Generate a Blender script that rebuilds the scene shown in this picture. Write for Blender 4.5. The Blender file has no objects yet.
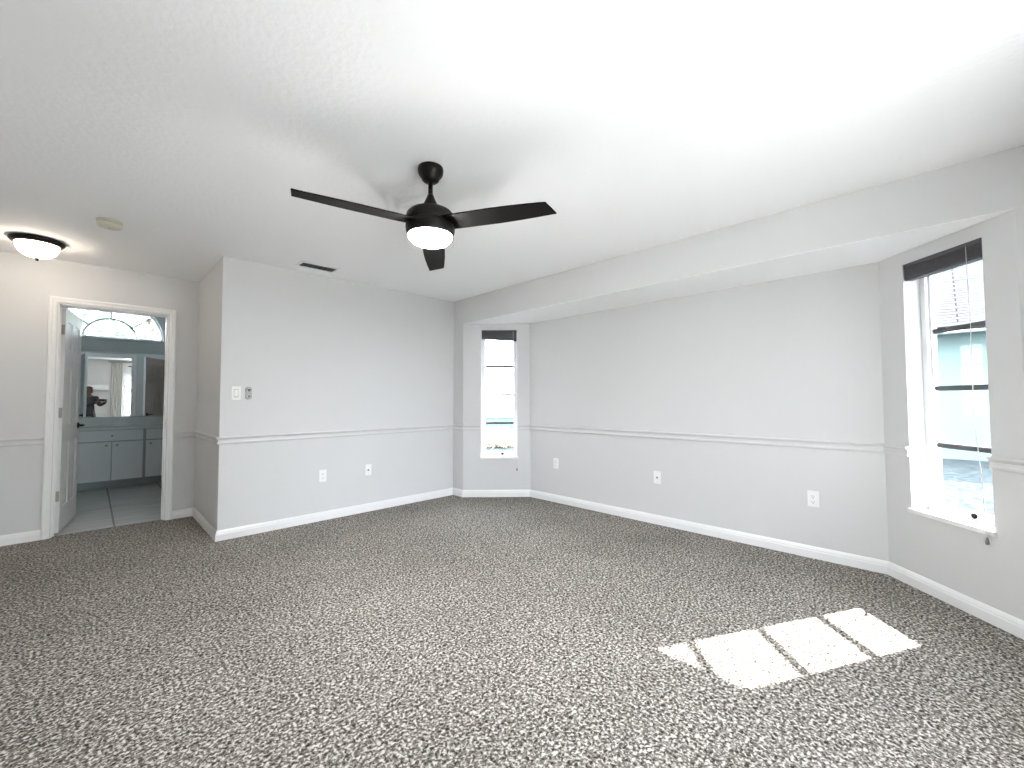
import bpy, bmesh, math, random
from mathutils import Vector, Matrix, Euler
random.seed(7)
S = bpy.context.scene
COL = S.collection
R = math.radians

# ------------------------------------------------------------------ camera
F_PX, YAW, PITCH, ROLL, CAM_Z = 425.27, 0.7808, 0.0370, -0.0036, 1.1858
cam_d = bpy.data.cameras.new('camera')
cam = bpy.data.objects.new('camera', cam_d); COL.objects.link(cam)
cam_d.sensor_fit = 'HORIZONTAL'; cam_d.sensor_width = 36.0
cam_d.lens = F_PX / 1024 * 36.0
cam_d.clip_start = 0.02; cam_d.clip_end = 300
fw = Vector((math.sin(YAW), math.cos(YAW), 0)); rt = Vector((math.cos(YAW), -math.sin(YAW), 0)); up = Vector((0, 0, 1))
fw2 = fw*math.cos(PITCH) + up*math.sin(PITCH); up2 = -fw*math.sin(PITCH) + up*math.cos(PITCH)
rt3 = rt*math.cos(ROLL) - up2*(-math.sin(ROLL)) if False else rt*math.cos(ROLL) + up2*math.sin(ROLL)
up3 = -rt*math.sin(ROLL) + up2*math.cos(ROLL)
M = Matrix((rt3, up3, -fw2)).transposed().to_4x4()
M.translation = Vector((0, 0, CAM_Z))
cam.matrix_world = M
S.camera = cam

# ------------------------------------------------------------------ world, sun, exposure
W = bpy.data.worlds.new('world'); S.world = W; W.use_nodes = True
bg = W.node_tree.nodes['Background']
bg.inputs[0].default_value = (0.91, 0.96, 1.06, 1); bg.inputs[1].default_value = 4.8
sun_d = bpy.data.lights.new('sun', 'SUN'); sun_d.energy = 8.5; sun_d.angle = R(0.6)
sun_d.color = (1.0, 0.96, 0.90)
sun = bpy.data.objects.new('sun', sun_d); COL.objects.link(sun)
SUN_DIR = Vector((-1.045, 0.55, -1.0)).normalized()          # direction the light travels
sun.rotation_euler = SUN_DIR.to_track_quat('-Z', 'Y').to_euler()
sun.location = (14, -6, 13)
S.view_settings.view_transform = 'Standard'; S.view_settings.look = 'None'
S.view_settings.gamma = 1.0; S.view_settings.use_curve_mapping = False
S.view_settings.exposure = 2.3
S.cycles.max_bounces = 14; S.cycles.diffuse_bounces = 8; S.cycles.glossy_bounces = 6
S.cycles.transparent_max_bounces = 16; S.cycles.transmission_bounces = 8
S.cycles.caustics_reflective = False; S.cycles.caustics_refractive = False
S.cycles.use_denoising = True
S.cycles.sample_clamp_indirect = 8.0

# ------------------------------------------------------------------ room numbers (metres)
H = 2.44            # ceiling
YF = 4.350          # far wall (with the switch)
XR = 3.264          # right wall / header face
XP = 0.789          # return wall of the corridor
YD = 5.476          # wall with the bathroom door
XL, YB = -1.35, -0.72
HS = 2.134          # bay ceiling
XB = 3.856          # back wall of the bay
A1 = (XR, YF-0.198); A2 = (XB, 3.575); A3 = (XB, 0.282); A4 = (XR, -0.286)
DT = 0.125          # door wall thickness
YI = YD + DT        # bathroom face of the door wall
YM = 8.50           # mirror wall
BXL, BXR = -0.95, 1.06
HB = 2.95           # bathroom ceiling
DX0, DX1, DH = -0.222, 0.550, 2.055

# ------------------------------------------------------------------ materials
def nt(name):
    m = bpy.data.materials.new(name); m.use_nodes = True
    n = m.node_tree.nodes; l = m.node_tree.links
    return m, n, l, n['Principled BSDF']
def pmat(name, col, rough=0.5, metal=0.0, bump=None, spec=None, var=None):
    m, n, l, b = nt(name)
    b.inputs['Base Color'].default_value = (*col, 1)
    b.inputs['Roughness'].default_value = rough; b.inputs['Metallic'].default_value = metal
    if spec is not None: b.inputs['Specular IOR Level'].default_value = spec
    tc = n.new('ShaderNodeTexCoord')
    if bump:
        sc, st, dist = bump
        nz = n.new('ShaderNodeTexNoise'); nz.inputs['Scale'].default_value = sc; nz.inputs['Detail'].default_value = 3
        bp = n.new('ShaderNodeBump'); bp.inputs['Strength'].default_value = st; bp.inputs['Distance'].default_value = dist
        l.new(tc.outputs['Object'], nz.inputs['Vector']); l.new(nz.outputs['Fac'], bp.inputs['Height'])
        l.new(bp.outputs['Normal'], b.inputs['Normal'])
    if var:
        sc, amt = var
        nz = n.new('ShaderNodeTexNoise'); nz.inputs['Scale'].default_value = sc; nz.inputs['Detail'].default_value = 4
        rp = n.new('ShaderNodeValToRGB')
        rp.color_ramp.elements[0].position = 0.3; rp.color_ramp.elements[1].position = 0.7
        rp.color_ramp.elements[0].color = (*[c*(1-amt) for c in col], 1)
        rp.color_ramp.elements[1].color = (*[min(1, c*(1+amt)) for c in col], 1)
        l.new(tc.outputs['Object'], nz.inputs['Vector']); l.new(nz.outputs['Fac'], rp.inputs['Fac'])
        l.new(rp.outputs['Color'], b.inputs['Base Color'])
    return m
def glow(name, col, strength):
    m, n, l, b = nt(name)
    b.inputs['Base Color'].default_value = (0.9, 0.9, 0.88, 1); b.inputs['Roughness'].default_value = 0.35
    b.inputs['Emission Color'].default_value = (*col, 1); b.inputs['Emission Strength'].default_value = strength
    return m
def glass_mat(name, tint=(1, 1, 1), refl=0.06, rough=0.0):
    m = bpy.data.materials.new(name); m.use_nodes = True
    n = m.node_tree.nodes; l = m.node_tree.links; n.clear()
    o = n.new('ShaderNodeOutputMaterial'); mx = n.new('ShaderNodeMixShader')
    t = n.new('ShaderNodeBsdfTransparent'); t.inputs[0].default_value = (*tint, 1)
    g = n.new('ShaderNodeBsdfGlossy'); g.inputs['Roughness'].default_value = rough
    mx.inputs[0].default_value = refl
    l.new(t.outputs[0], mx.inputs[1]); l.new(g.outputs[0], mx.inputs[2]); l.new(mx.outputs[0], o.inputs[0])
    return m
MT = {}
MT['wall'] = pmat('wall_paint', (0.655, 0.655, 0.655), 0.62, bump=(55, 0.10, 0.004))
MT['ceil'] = pmat('ceiling_texture', (0.90, 0.90, 0.905), 0.8, bump=(38, 0.45, 0.006))
MT['trim'] = pmat('white_trim_paint', (0.84, 0.84, 0.84), 0.35)
MT['door'] = pmat('white_door_paint', (0.80, 0.80, 0.80), 0.35)
MT['bath'] = pmat('bathroom_paint', (0.56, 0.60, 0.59), 0.6, bump=(55, 0.10, 0.004))
MT['bronze'] = pmat('dark_bronze_metal', (0.012, 0.010, 0.009), 0.38, 0.2, spec=.25)
MT['blade'] = pmat('dark_fan_blade', (0.008, 0.007, 0.0065), 0.55, spec=.1, bump=(30, 0.1, 0.002))
MT['metal'] = pmat('satin_nickel', (0.45, 0.43, 0.40), 0.35, 0.9)
MT['plate'] = pmat('white_plastic', (0.86, 0.86, 0.85), 0.35)
MT['dark'] = pmat('dark_slot', (0.02, 0.02, 0.02), 0.6)
MT['greyplastic'] = pmat('grey_plastic', (0.42, 0.42, 0.41), 0.4)
MT['midgrey'] = pmat('dark_grey_plastic', (0.12, 0.12, 0.12), 0.5)
MT['ivory'] = pmat('ivory_plastic', (0.62, 0.60, 0.50), 0.45)
MT['alu'] = pmat('white_window_frame', (0.82, 0.83, 0.84), 0.4)
MT['bar'] = pmat('grey_window_bar', (0.10, 0.105, 0.11), 0.5, 0.1)
MT['sill'] = pmat('white_marble_sill', (0.85, 0.85, 0.84), 0.25, var=(6, 0.04))
MT['blind'] = pmat('charcoal_blind', (0.075, 0.072, 0.078), 0.5)
MT['cord'] = pmat('pale_cord', (0.75, 0.75, 0.75), 0.7)
MT['tassel'] = pmat('grey_tassel', (0.22, 0.21, 0.20), 0.6)
MT['glass'] = glass_mat('window_glass', (0.98, 0.99, 0.99), 0.012)
MT['fanlamp'] = glow('lit_fan_glass', (1.0, 0.995, 0.975), 60.0)
MT['flush'] = glow('lit_flush_glass', (1.0, 0.86, 0.70), 5.5)
MT['cab'] = pmat('white_cabinet_paint', (0.80, 0.82, 0.83), 0.45)
MT['cabshade'] = pmat('shade_grey_cabinet_frame', (0.40, 0.43, 0.44), 0.5)  # shade of gaps and toe kick painted as grey on the white cabinets
MT['counter'] = pmat('cultured_marble', (0.72, 0.75, 0.72), 0.3, var=(5, 0.06))
MT['mirror'] = pmat('mirror_glass', (0.86, 0.90, 0.90), 0.01, 1.0)
MT['doorshade'] = pmat('shade_tinted_door_paint', (0.70, 0.58, 0.53), 0.5)  # white door paint, browned to stand in for its dim lighting
MT['curtain'] = pmat('grey_curtain_cloth', (0.60, 0.59, 0.57), 0.9, bump=(200, 0.2, 0.002))
MT['turq'] = pmat('turquoise_stucco', (0.098, 0.134, 0.130), 0.8, spec=0.0, bump=(40, 0.3, 0.01))
MT['pale'] = pmat('pale_stucco', (0.85, 0.83, 0.80), 0.8, bump=(40, 0.3, 0.01))
MT['patio'] = pmat('patio_concrete', (0.82, 0.81, 0.79), 0.8, var=(2, 0.06))
MT['cloth'] = pmat('black_cloth', (0.02, 0.02, 0.022), 0.85)
MT['jeans'] = pmat('dark_trousers', (0.03, 0.032, 0.04), 0.85)
MT['skin'] = pmat('skin', (0.10, 0.062, 0.045), 0.5)
MT['hair'] = pmat('dark_hair', (0.02, 0.015, 0.012), 0.55)
MT['shoe'] = pmat('shoe_rubber', (0.05, 0.05, 0.05), 0.6)
MT['phone'] = pmat('black_phone', (0.02, 0.02, 0.022), 0.2)
MT['screen'] = glow('lit_phone_screen', (0.7, 0.75, 0.8), 0.4)

def carpet_mat():
    m, n, l, b = nt('speckled_carpet')
    b.inputs['Roughness'].default_value = 1.0; b.inputs['Specular IOR Level'].default_value = 0.05
    tc = n.new('ShaderNodeTexCoord')
    n1 = n.new('ShaderNodeTexNoise'); n1.inputs['Scale'].default_value = 85; n1.inputs['Detail'].default_value = 2.5; n1.inputs['Distortion'].default_value = 0.6
    n2 = n.new('ShaderNodeTexNoise'); n2.inputs['Scale'].default_value = 1.3; n2.inputs['Detail'].default_value = 3
    l.new(tc.outputs['Object'], n1.inputs['Vector']); l.new(tc.outputs['Object'], n2.inputs['Vector'])
    rp = n.new('ShaderNodeValToRGB'); e = rp.color_ramp.elements
    e[0].position = 0.34; e[0].color = (0.034, 0.029, 0.024, 1)
    e[1].position = 0.66; e[1].color = (0.62, 0.59, 0.545, 1)
    k = e.new(0.50); k.color = (0.19, 0.175, 0.155, 1)
    l.new(n1.outputs['Fac'], rp.inputs['Fac'])
    r2 = n.new('ShaderNodeMapRange'); r2.inputs[1].default_value = 0.3; r2.inputs[2].default_value = 0.7
    r2.inputs[3].default_value = 0.88; r2.inputs[4].default_value = 1.08
    l.new(n2.outputs['Fac'], r2.inputs[0])
    mx = n.new('ShaderNodeMix'); mx.data_type = 'RGBA'; mx.blend_type = 'MULTIPLY'; mx.inputs[0].default_value = 1.0
    l.new(rp.outputs['Color'], mx.inputs[6]); l.new(r2.outputs[0], mx.inputs[7])
    l.new(mx.outputs[2], b.inputs['Base Color'])
    bp = n.new('ShaderNodeBump'); bp.inputs['Strength'].default_value = 0.7; bp.inputs['Distance'].default_value = 0.008
    l.new(n1.outputs['Fac'], bp.inputs['Height']); l.new(bp.outputs['Normal'], b.inputs['Normal'])
    return m
MT['carpet'] = carpet_mat()
def tile_mat():
    m, n, l, b = nt('grey_floor_tile')
    b.inputs['Roughness'].default_value = 0.35
    tc = n.new('ShaderNodeTexCoord'); mp = n.new('ShaderNodeMapping')
    mp.inputs['Location'].default_value = (-0.19, -7.99, 0)
    l.new(tc.outputs['Object'], mp.inputs['Vector'])
    br = n.new('ShaderNodeTexBrick'); br.offset = 0.0; br.inputs['Scale'].default_value = 1.0
    br.inputs['Brick Width'].default_value = 0.53; br.inputs['Row Height'].default_value = 1.4
    br.inputs['Mortar Size'].default_value = 0.008; br.inputs['Mortar Smooth'].default_value = 0.1
    br.inputs['Color1'].default_value = (0.40, 0.41, 0.39, 1); br.inputs['Color2'].default_value = (0.37, 0.385, 0.37, 1)
    br.inputs['Mortar'].default_value = (0.07, 0.07, 0.065, 1)
    l.new(mp.outputs[0], br.inputs['Vector'])
    m2 = n.new('ShaderNodeMapping'); m2.inputs['Scale'].default_value = (1.2, 6, 1); l.new(tc.outputs['Object'], m2.inputs['Vector'])
    nz = n.new('ShaderNodeTexNoise'); nz.inputs['Scale'].default_value = 2.0; nz.inputs['Detail'].default_value = 5
    l.new(m2.outputs[0], nz.inputs['Vector'])
    r2 = n.new('ShaderNodeMapRange'); r2.inputs[1].default_value = 0.3; r2.inputs[2].default_value = 0.7; r2.inputs[3].default_value = 0.82; r2.inputs[4].default_value = 1.15
    l.new(nz.outputs['Fac'], r2.inputs[0])
    mx = n.new('ShaderNodeMix'); mx.data_type = 'RGBA'; mx.blend_type = 'MULTIPLY'; mx.inputs[0].default_value = 1.0
    l.new(br.outputs['Color'], mx.inputs[6]); l.new(r2.outputs[0], mx.inputs[7]); l.new(mx.outputs[2], b.inputs['Base Color'])
    return m
MT['tile'] = tile_mat()
def shingle_mat():
    m, n, l, b = nt('grey_roof_shingle'); b.inputs['Specular IOR Level'].default_value = 0.0; b.inputs['Roughness'].default_value = 0.9
    tc = n.new('ShaderNodeTexCoord'); mp = n.new('ShaderNodeMapping')
    l.new(tc.outputs['UV'], mp.inputs['Vector'])
    nz = n.new('ShaderNodeTexNoise'); nz.inputs['Scale'].default_value = 1.2
    l.new(mp.outputs[0], nz.inputs['Vector'])
    br = n.new('ShaderNodeTexBrick'); br.inputs['Scale'].default_value = 1.0
    br.inputs['Brick Width'].default_value = 2.6; br.inputs['Row Height'].default_value = 0.15
    br.inputs['Mortar Size'].default_value = 0.017; br.inputs['Mortar Smooth'].default_value = 0.3
    br.inputs['Color1'].default_value = (0.056, 0.056, 0.057, 1); br.inputs['Color2'].default_value = (0.048, 0.048, 0.049, 1)
    br.inputs['Mortar'].default_value = (0.018, 0.018, 0.018, 1)
    vm = n.new('ShaderNodeVectorMath'); vm.operation = 'MULTIPLY_ADD'; vm.inputs[1].default_value = (0.0, 0.22, 0.0)
    l.new(nz.outputs['Color'], vm.inputs[0]); l.new(mp.outputs[0], vm.inputs[2])
    l.new(vm.outputs[0], br.inputs['Vector']); l.new(br.outputs['Color'], b.inputs['Base Color'])
    return m
MT['shingle'] = shingle_mat()
def grass_mat():
    m, n, l, b = nt('pale_dry_lawn'); b.inputs['Specular IOR Level'].default_value = 0.0; b.inputs['Roughness'].default_value = 1.0
    tc = n.new('ShaderNodeTexCoord')
    nz = n.new('ShaderNodeTexNoise'); nz.inputs['Scale'].default_value = 9; nz.inputs['Detail'].default_value = 5
    l.new(tc.outputs['Object'], nz.inputs['Vector'])
    rp = n.new('ShaderNodeValToRGB'); e = rp.color_ramp.elements
    e[0].position = 0.38; e[0].color = (0.026, 0.033, 0.034, 1); e[1].position = 0.6; e[1].color = (0.047, 0.055, 0.057, 1)
    l.new(nz.outputs['Fac'], rp.inputs['Fac']); l.new(rp.outputs['Color'], b.inputs['Base Color'])
    return m
MT['lawn'] = grass_mat()
MT['leaf'] = pmat('green_leaf', (0.46, 0.53, 0.45), 0.7, var=(3, 0.4))
MT['leafy'] = pmat('yellow_green_leaf', (0.40, 0.38, 0.26), 0.7, var=(3, 0.4))
MT['bark'] = pmat('bark', (0.34, 0.31, 0.28), 0.9, bump=(12, 0.5, 0.02))

# ------------------------------------------------------------------ mesh helpers
class MB:
    def __init__(s): s.v = []; s.f = []; s.sm = []
    def add(s, vs, fs, smooth=False):
        o = len(s.v); s.v += [tuple(p) for p in vs]
        for f in fs: s.f.append([o+i for i in f]); s.sm.append(smooth)
        return s
    def hexa(s, b4, t4):
        return s.add(list(b4)+list(t4), [(3, 2, 1, 0), (4, 5, 6, 7), (0, 1, 5, 4), (1, 2, 6, 5), (2, 3, 7, 6), (3, 0, 4, 7)])
    def box(s, x0, x1, y0, y1, z0, z1):
        x0, x1 = min(x0, x1), max(x0, x1); y0, y1 = min(y0, y1), max(y0, y1); z0, z1 = min(z0, z1), max(z0, z1)
        q = [(x0, y0), (x1, y0), (x1, y1), (x0, y1)]
        return s.hexa([(*p, z0) for p in q], [(*p, z1) for p in q])
    def bbox(s, x0, x1, y0, y1, z0, z1, b=0.003):
        """box with a chamfer"""
        bm = bmesh.new(); bmesh.ops.create_cube(bm, size=1)
        for v in bm.verts: v.co = Vector(((x0+x1)/2+v.co.x*(x1-x0), (y0+y1)/2+v.co.y*(y1-y0), (z0+z1)/2+v.co.z*(z1-z0)))
        bmesh.ops.bevel(bm, geom=bm.edges[:], offset=b, segments=2, affect='EDGES', profile=0.6)
        bm.verts.index_update()
        s.add([v.co[:] for v in bm.verts], [[v.index for v in f.verts] for f in bm.faces]); bm.free(); return s
    def lathe(s, prof, c=(0, 0, 0), n=40, axis='Z', smooth=True):
        """prof: list of (r, z) ; closed when r=0 at the ends"""
        vs = []; rings = []
        for r, z in prof:
            if r < 1e-6: rings.append([len(vs)]); vs.append((0, 0, z))
            else:
                rings.append(list(range(len(vs), len(vs)+n)))
                vs += [(r*math.cos(2*math.pi*i/n), r*math.sin(2*math.pi*i/n), z) for i in range(n)]
        fs = []
        for a, b in zip(rings, rings[1:]):
            for i in range(n):
                j = (i+1) % n
                if len(a) == 1 and len(b) == 1: continue
                if len(a) == 1: fs.append((a[0], b[i], b[j]))
                elif len(b) == 1: fs.append((a[i], b[0], a[j]))
                else: fs.append((a[i], b[i], b[j], a[j]))
        def tr(p):
            x, y, z = p
            if axis == 'Y': x, y, z = x, -z, y
            if axis == 'X': x, y, z = z, x, y
            return (x+c[0], y+c[1], z+c[2])
        return s.add([tr(p) for p in vs], fs, smooth)
    def tube(s, pts, r, n=10, cap=True):
        pts = [Vector(p) for p in pts]
        rr = r if isinstance(r, (list, tuple)) else [r]*len(pts)
        vs = []; ref = None
        for i, p in enumerate(pts):
            d = (pts[min(i+1, len(pts)-1)] - pts[max(i-1, 0)]).normalized()
            if ref is None: ref = Vector((0, 0, 1)) if abs(d.z) < 0.9 else Vector((1, 0, 0))
            u = (ref - d*ref.dot(d)).normalized(); w = d.cross(u); ref = u
            vs += [tuple(p + (u*math.cos(2*math.pi*k/n) + w*math.sin(2*math.pi*k/n))*rr[i]) for k in range(n)]
        fs = []
        for i in range(len(pts)-1):
            for k in range(n):
                j = (k+1) % n; fs.append((i*n+k, i*n+j, (i+1)*n+j, (i+1)*n+k))
        if cap: fs += [tuple(range(n-1, -1, -1)), tuple((len(pts)-1)*n+k for k in range(n))]
        return s.add(vs, fs, True)
    def prism(s, poly, z0, z1):
        n = len(poly)
        return s.add([(*p, z0) for p in poly]+[(*p, z1) for p in poly],
                     [tuple(range(n-1, -1, -1)), tuple(range(n, 2*n))]+[(i, (i+1) % n, n+(i+1) % n, n+i) for i in range(n)])
    def sweep(s, prof, path, closed=False):
        """prof: (offset to the LEFT of travel, z) ring; path: xy list; mitred corners"""
        P = [Vector(p) for p in path]; n = len(P); k = len(prof); vs = []
        for i, p in enumerate(P):
            d0 = (p-P[i-1]).normalized() if i > 0 else None
            d1 = (P[i+1]-p).normalized() if i < n-1 else None
            d0 = d0 or d1; d1 = d1 or d0
            n0 = Vector((-d0.y, d0.x)); n1 = Vector((-d1.y, d1.x)); m = (n0+n1).normalized(); sc = 1/max(0.2, m.dot(n0))
            vs += [(p.x+m.x*o*sc, p.y+m.y*o*sc, z) for o, z in prof]
        fs = [(i*k+j, (i+1)*k+j, (i+1)*k+(j+1) % k, i*k+(j+1) % k) for i in range(n-1) for j in range(k)]
        fs += [tuple(range(k)), tuple((n-1)*k+j for j in range(k-1, -1, -1))]
        return s.add(vs, fs)
    def build(s, name, mat, parent=None, loc=None, kind=None, label=None, mtx=None):
        me = bpy.data.meshes.new(name)
        vs = s.v if mtx is None else [tuple(mtx @ Vector(p)) for p in s.v]
        me.from_pydata(vs, [], s.f)
        bm = bmesh.new(); bm.from_mesh(me); bmesh.ops.recalc_face_normals(bm, faces=bm.faces[:]); bm.to_mesh(me); bm.free()
        me.polygons.foreach_set('use_smooth', s.sm); me.update()
        me.materials.append(mat)
        o = bpy.data.objects.new(name, me); COL.objects.link(o)
        if loc is not None: o.location = loc
        if parent is not None: o.parent = parent
        if kind: o['kind'] = kind
        if label: o['label'] = label
        return o
def empty(name, loc=(0, 0, 0), rz=0.0, label=None, cat=None, group=None, kind=None):
    o = bpy.data.objects.new(name, None); COL.objects.link(o); o.empty_display_size = 0.1
    o.location = loc; o.rotation_euler = (0, 0, rz)
    tag(o, label, cat, group, kind); return o
def tag(o, label=None, cat=None, group=None, kind=None):
    if label: o['label'] = label
    if cat: o['category'] = cat
    if group: o['group'] = group
    if kind: o['kind'] = kind
    return o
def struct(name, mb, mat): return mb.build(name, mat, kind='structure')
def copy_tree(o, parent=None):
    c = o.copy(); COL.objects.link(c)
    if parent is not None: c.parent = parent
    for ch in list(o.children): copy_tree(ch, c)
    return c

# ------------------------------------------------------------------ the setting: floors, walls, ceilings
def isect(p, d, q, e):
    cr = d.x*e.y-d.y*e.x; t = ((q.x-p.x)*e.y-(q.y-p.y)*e.x)/cr; return p+d*t
def wallq(mb, a, b, a2, b2, z0, z1, holes=()):
    """wall between inner edge a-b and outer edge a2-b2 with rectangular holes (t0,t1,z0,z1) measured along a-b"""
    a, b, a2, b2 = map(Vector, (a, b, a2, b2)); L = (b-a).length; d = (b-a)/L
    nrm = Vector((d.y, -d.x)); 
    if nrm.dot(a2-a) < 0: nrm = -nrm
    th = abs((a2-a).dot(nrm))
    def outer(t):
        if t <= 1e-6: return a2
        if t >= L-1e-6: return b2
        return a+d*t+nrm*th
    ts = sorted({0, L, *[h[0] for h in holes], *[h[1] for h in holes]}); zs = sorted({z0, z1, *[h[2] for h in holes], *[h[3] for h in holes]})
    for t0, t1 in zip(ts, ts[1:]):
        for q0, q1 in zip(zs, zs[1:]):
            tm, zm = (t0+t1)/2, (q0+q1)/2
            if any(h[0] < tm < h[1] and h[2] < zm < h[3] for h in holes): continue
            p, q = a+d*t0, a+d*t1; r, o = outer(t1), outer(t0)
            mb.hexa([(*p, q0), (*q, q0), (*r, q0), (*o, q0)], [(*p, q1), (*q, q1), (*r, q1), (*o, q1)])
    return mb
struct('floor', MB().prism([(XL-.15, YB-.1), (XR+.05, YB-.1), (XR+.05, A4[1]-.05), (XB+.1, A3[1]-.05), (XB+.1, A2[1]+.05), (XR+.05, YF+.1), (XP+.1, YF+.1), (XP+.1, YD+.02), (DX1+.02, YD+.02), (DX1+.02, YD+.06), (DX0-.02, YD+.06), (DX0-.02, YD+.02), (XL-.15, YD+.02)], -0.12, 0.0), MT['carpet'])
struct('floor_bathroom', MB().box(BXL-.1, BXR+1.2, YI, YM+.1, -.12, -.006).box(DX0-.02, DX1+.02, YD+.06, YI, -.12, -.006), MT['tile'])
struct('ceiling', MB().box(XL-.12, XR+.12, YB-.2, YD+.001, H, H+.1), MT['ceil'])
struct('ceiling_bay', MB().prism([(XR+.001, A4[1]-.0), (XB+.1, A3[1]-.1), (XB+.1, A2[1]+.1), (XR+.001, A1[1]+.0)], HS-.003, HS+.1), MT['ceil'])
struct('ceiling_bathroom', MB().box(BXL-.1, BXR+1.2, YI-.02, YM+.2, HB, HB+.1), MT['ceil'])
# right wall: stubs, header and the opening of the bay
mb = MB(); wallq(mb, (XR, YB), (XR, YF), (XR+.12, YB), (XR+.12, YF), 0, H, [(A4[1]-YB, A1[1]-YB, 0, HS)])
struct('wall_right', mb, MT['wall'])
# far wall with the switch, and the return into the corridor
struct('wall_far', MB().box(XP, XR+.12, YF, YF+.12, 0, H), MT['wall'])
struct('wall_return', MB().box(XP, XP+.12, YF+.12, YD, 0, H), MT['wall'])
mb = MB(); wallq(mb, (XL, YD), (XP+.12, YD), (XL, YI-.012), (XP+.12, YI-.012), -.01, H+.1, [(DX0-XL, DX1-XL, -.01, DH)]); struct('wall_door_side', mb, MT['wall'])
struct('wall_left', MB().box(XL-.12, XL, YB-.2, YI, 0, H), MT['wall'])
SL0, SL1, SLH = 0.54, 1.70, 2.05
mb = MB(); wallq(mb, (XL, YB), (XR+.12, YB), (XL, YB-.2), (XR+.12, YB-.2), 0, H, [(SL0-XL, SL1-XL, 0, SLH)]); struct('wall_rear', mb, MT['wall'])
# bay walls, 0.2 thick, mitred outside
TH = 0.2
def offs(a, b): d = (Vector(b)-Vector(a)).normalized(); return Vector(a)+Vector((d.y, -d.x))*TH, d
Pb = [Vector(p) for p in (A4, A3, A2, A1)]
edges = [(A4, A3), (A3, A2), (A2, A1)]
off = [offs(a, b) for a, b in edges]
o43 = isect(off[0][0], off[0][1], off[1][0], off[1][1]); o32 = isect(off[1][0], off[1][1], off[2][0], off[2][1])
oA4 = isect(off[0][0], off[0][1], Vector((XR+.12, 0)), Vector((0, 1))); oA1 = isect(off[2][0], off[2][1], Vector((XR+.12, 0)), Vector((0, 1)))
LW = (Vector(A3)-Vector(A4)).length; LW2 = (Vector(A1)-Vector(A2)).length
WZ0, WZ1 = 0.484, 2.05
# openings, distance from A4 (right window) / from A2 (left window)
RW = (LW-0.662, LW-0.185); LWn = (LW2-0.670, LW2-0.222)
nA = Vector(off[0][1]); 
def outv(e): d = off[e][1]; return Vector((d.y, -d.x))
mb = MB(); wallq(mb, A4, A3, Vector(A4)+outv(0)*TH, o43, 0, HS+.1, [(RW[0], RW[1], WZ0, WZ1)]); struct('wall_bay_near', mb, MT['wall'])
mb = MB(); wallq(mb, A3, A2, o43, o32, 0, HS+.1); struct('wall_bay', mb, MT['wall'])
mb = MB(); wallq(mb, A2, A1, o32, Vector(A1)+outv(2)*TH, 0, HS+.1, [(LWn[0], LWn[1], WZ0, WZ1)]); struct('wall_bay_far', mb, MT['wall'])
# bathroom walls
AC, AR, AZ = 0.187, 0.605, 2.105        # arched window: centre x, radius, sill height
mb = MB(); mb.box(BXL-.1, BXR+1.2, YM, YM+.18, -.1, AZ)
mb.box(BXL-.1, AC-AR, YM, YM+.18, AZ, HB); mb.box(AC+AR, BXR+1.2, YM, YM+.18, AZ, HB)
NA = 40
for i in range(NA):
    t0, t1 = math.pi*i/NA, math.pi*(i+1)/NA
    xa, za, xb, zb = AC+AR*math.cos(t1), AZ+AR*math.sin(t1), AC+AR*math.cos(t0), AZ+AR*math.sin(t0)
    mb.hexa([(xa, YM, za), (xb, YM, zb), (xb, YM+.18, zb), (xa, YM+.18, za)], [(xa, YM, HB), (xb, YM, HB), (xb, YM+.18, HB), (xa, YM+.18, HB)])
struct('wall_mirror_side', mb, MT['bath'])
struct('wall_bathroom_left', MB().box(BXL-.1, BXL, YI-.012, YM, -.1, HB), MT['bath'])
D2Y0, D2Y1 = 5.70, 6.40
mb = MB(); wallq(mb, (BXR, YI), (BXR, YM), (BXR+.12, YI), (BXR+.12, YM), -.1, HB, [(D2Y0-YI, D2Y1-YI, -.1, 2.05)]); struct('wall_bathroom_right', mb, MT['bath'])
mb = MB(); wallq(mb, (BXL, YI), (BXR+1.2, YI), (BXL, YI-.012), (BXR+1.2, YI-.012), -.1, HB, [(DX0-BXL, DX1-BXL, -.1, DH)]); struct('wall_bathroom_door_side', mb, MT['bath'])
struct('wall_closet', MB().box(BXR+1.1, BXR+1.2, YI, YM, -.1, HB).box(BXR+.12, BXR+1.1, 7.0, 7.1, -.1, HB), MT['bath'])

# ------------------------------------------------------------------ trim
bprof = [(0, 0), (.016, 0), (.016, .052), (.013, .060), (.013, .066), (.008, .078), (.004, .086), (0, .086)]
cprof = [(0, .812), (.010, .812), (.016, .820), (.016, .830), (.012, .836), (.012, .852), (.022, .862), (.026, .870), (.022, .878), (0, .878)]
CW = 0.056                                  # casing width
loop_in = [(DX1+CW, YD), (XP, YD), (XP, YF), (XR, YF), A1, A2, A3, A4, (XR, YB), (SL1+.03, YB)]
def onedge(a, b, t): a, b = Vector(a), Vector(b); return tuple(a+(b-a).normalized()*t)
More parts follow.
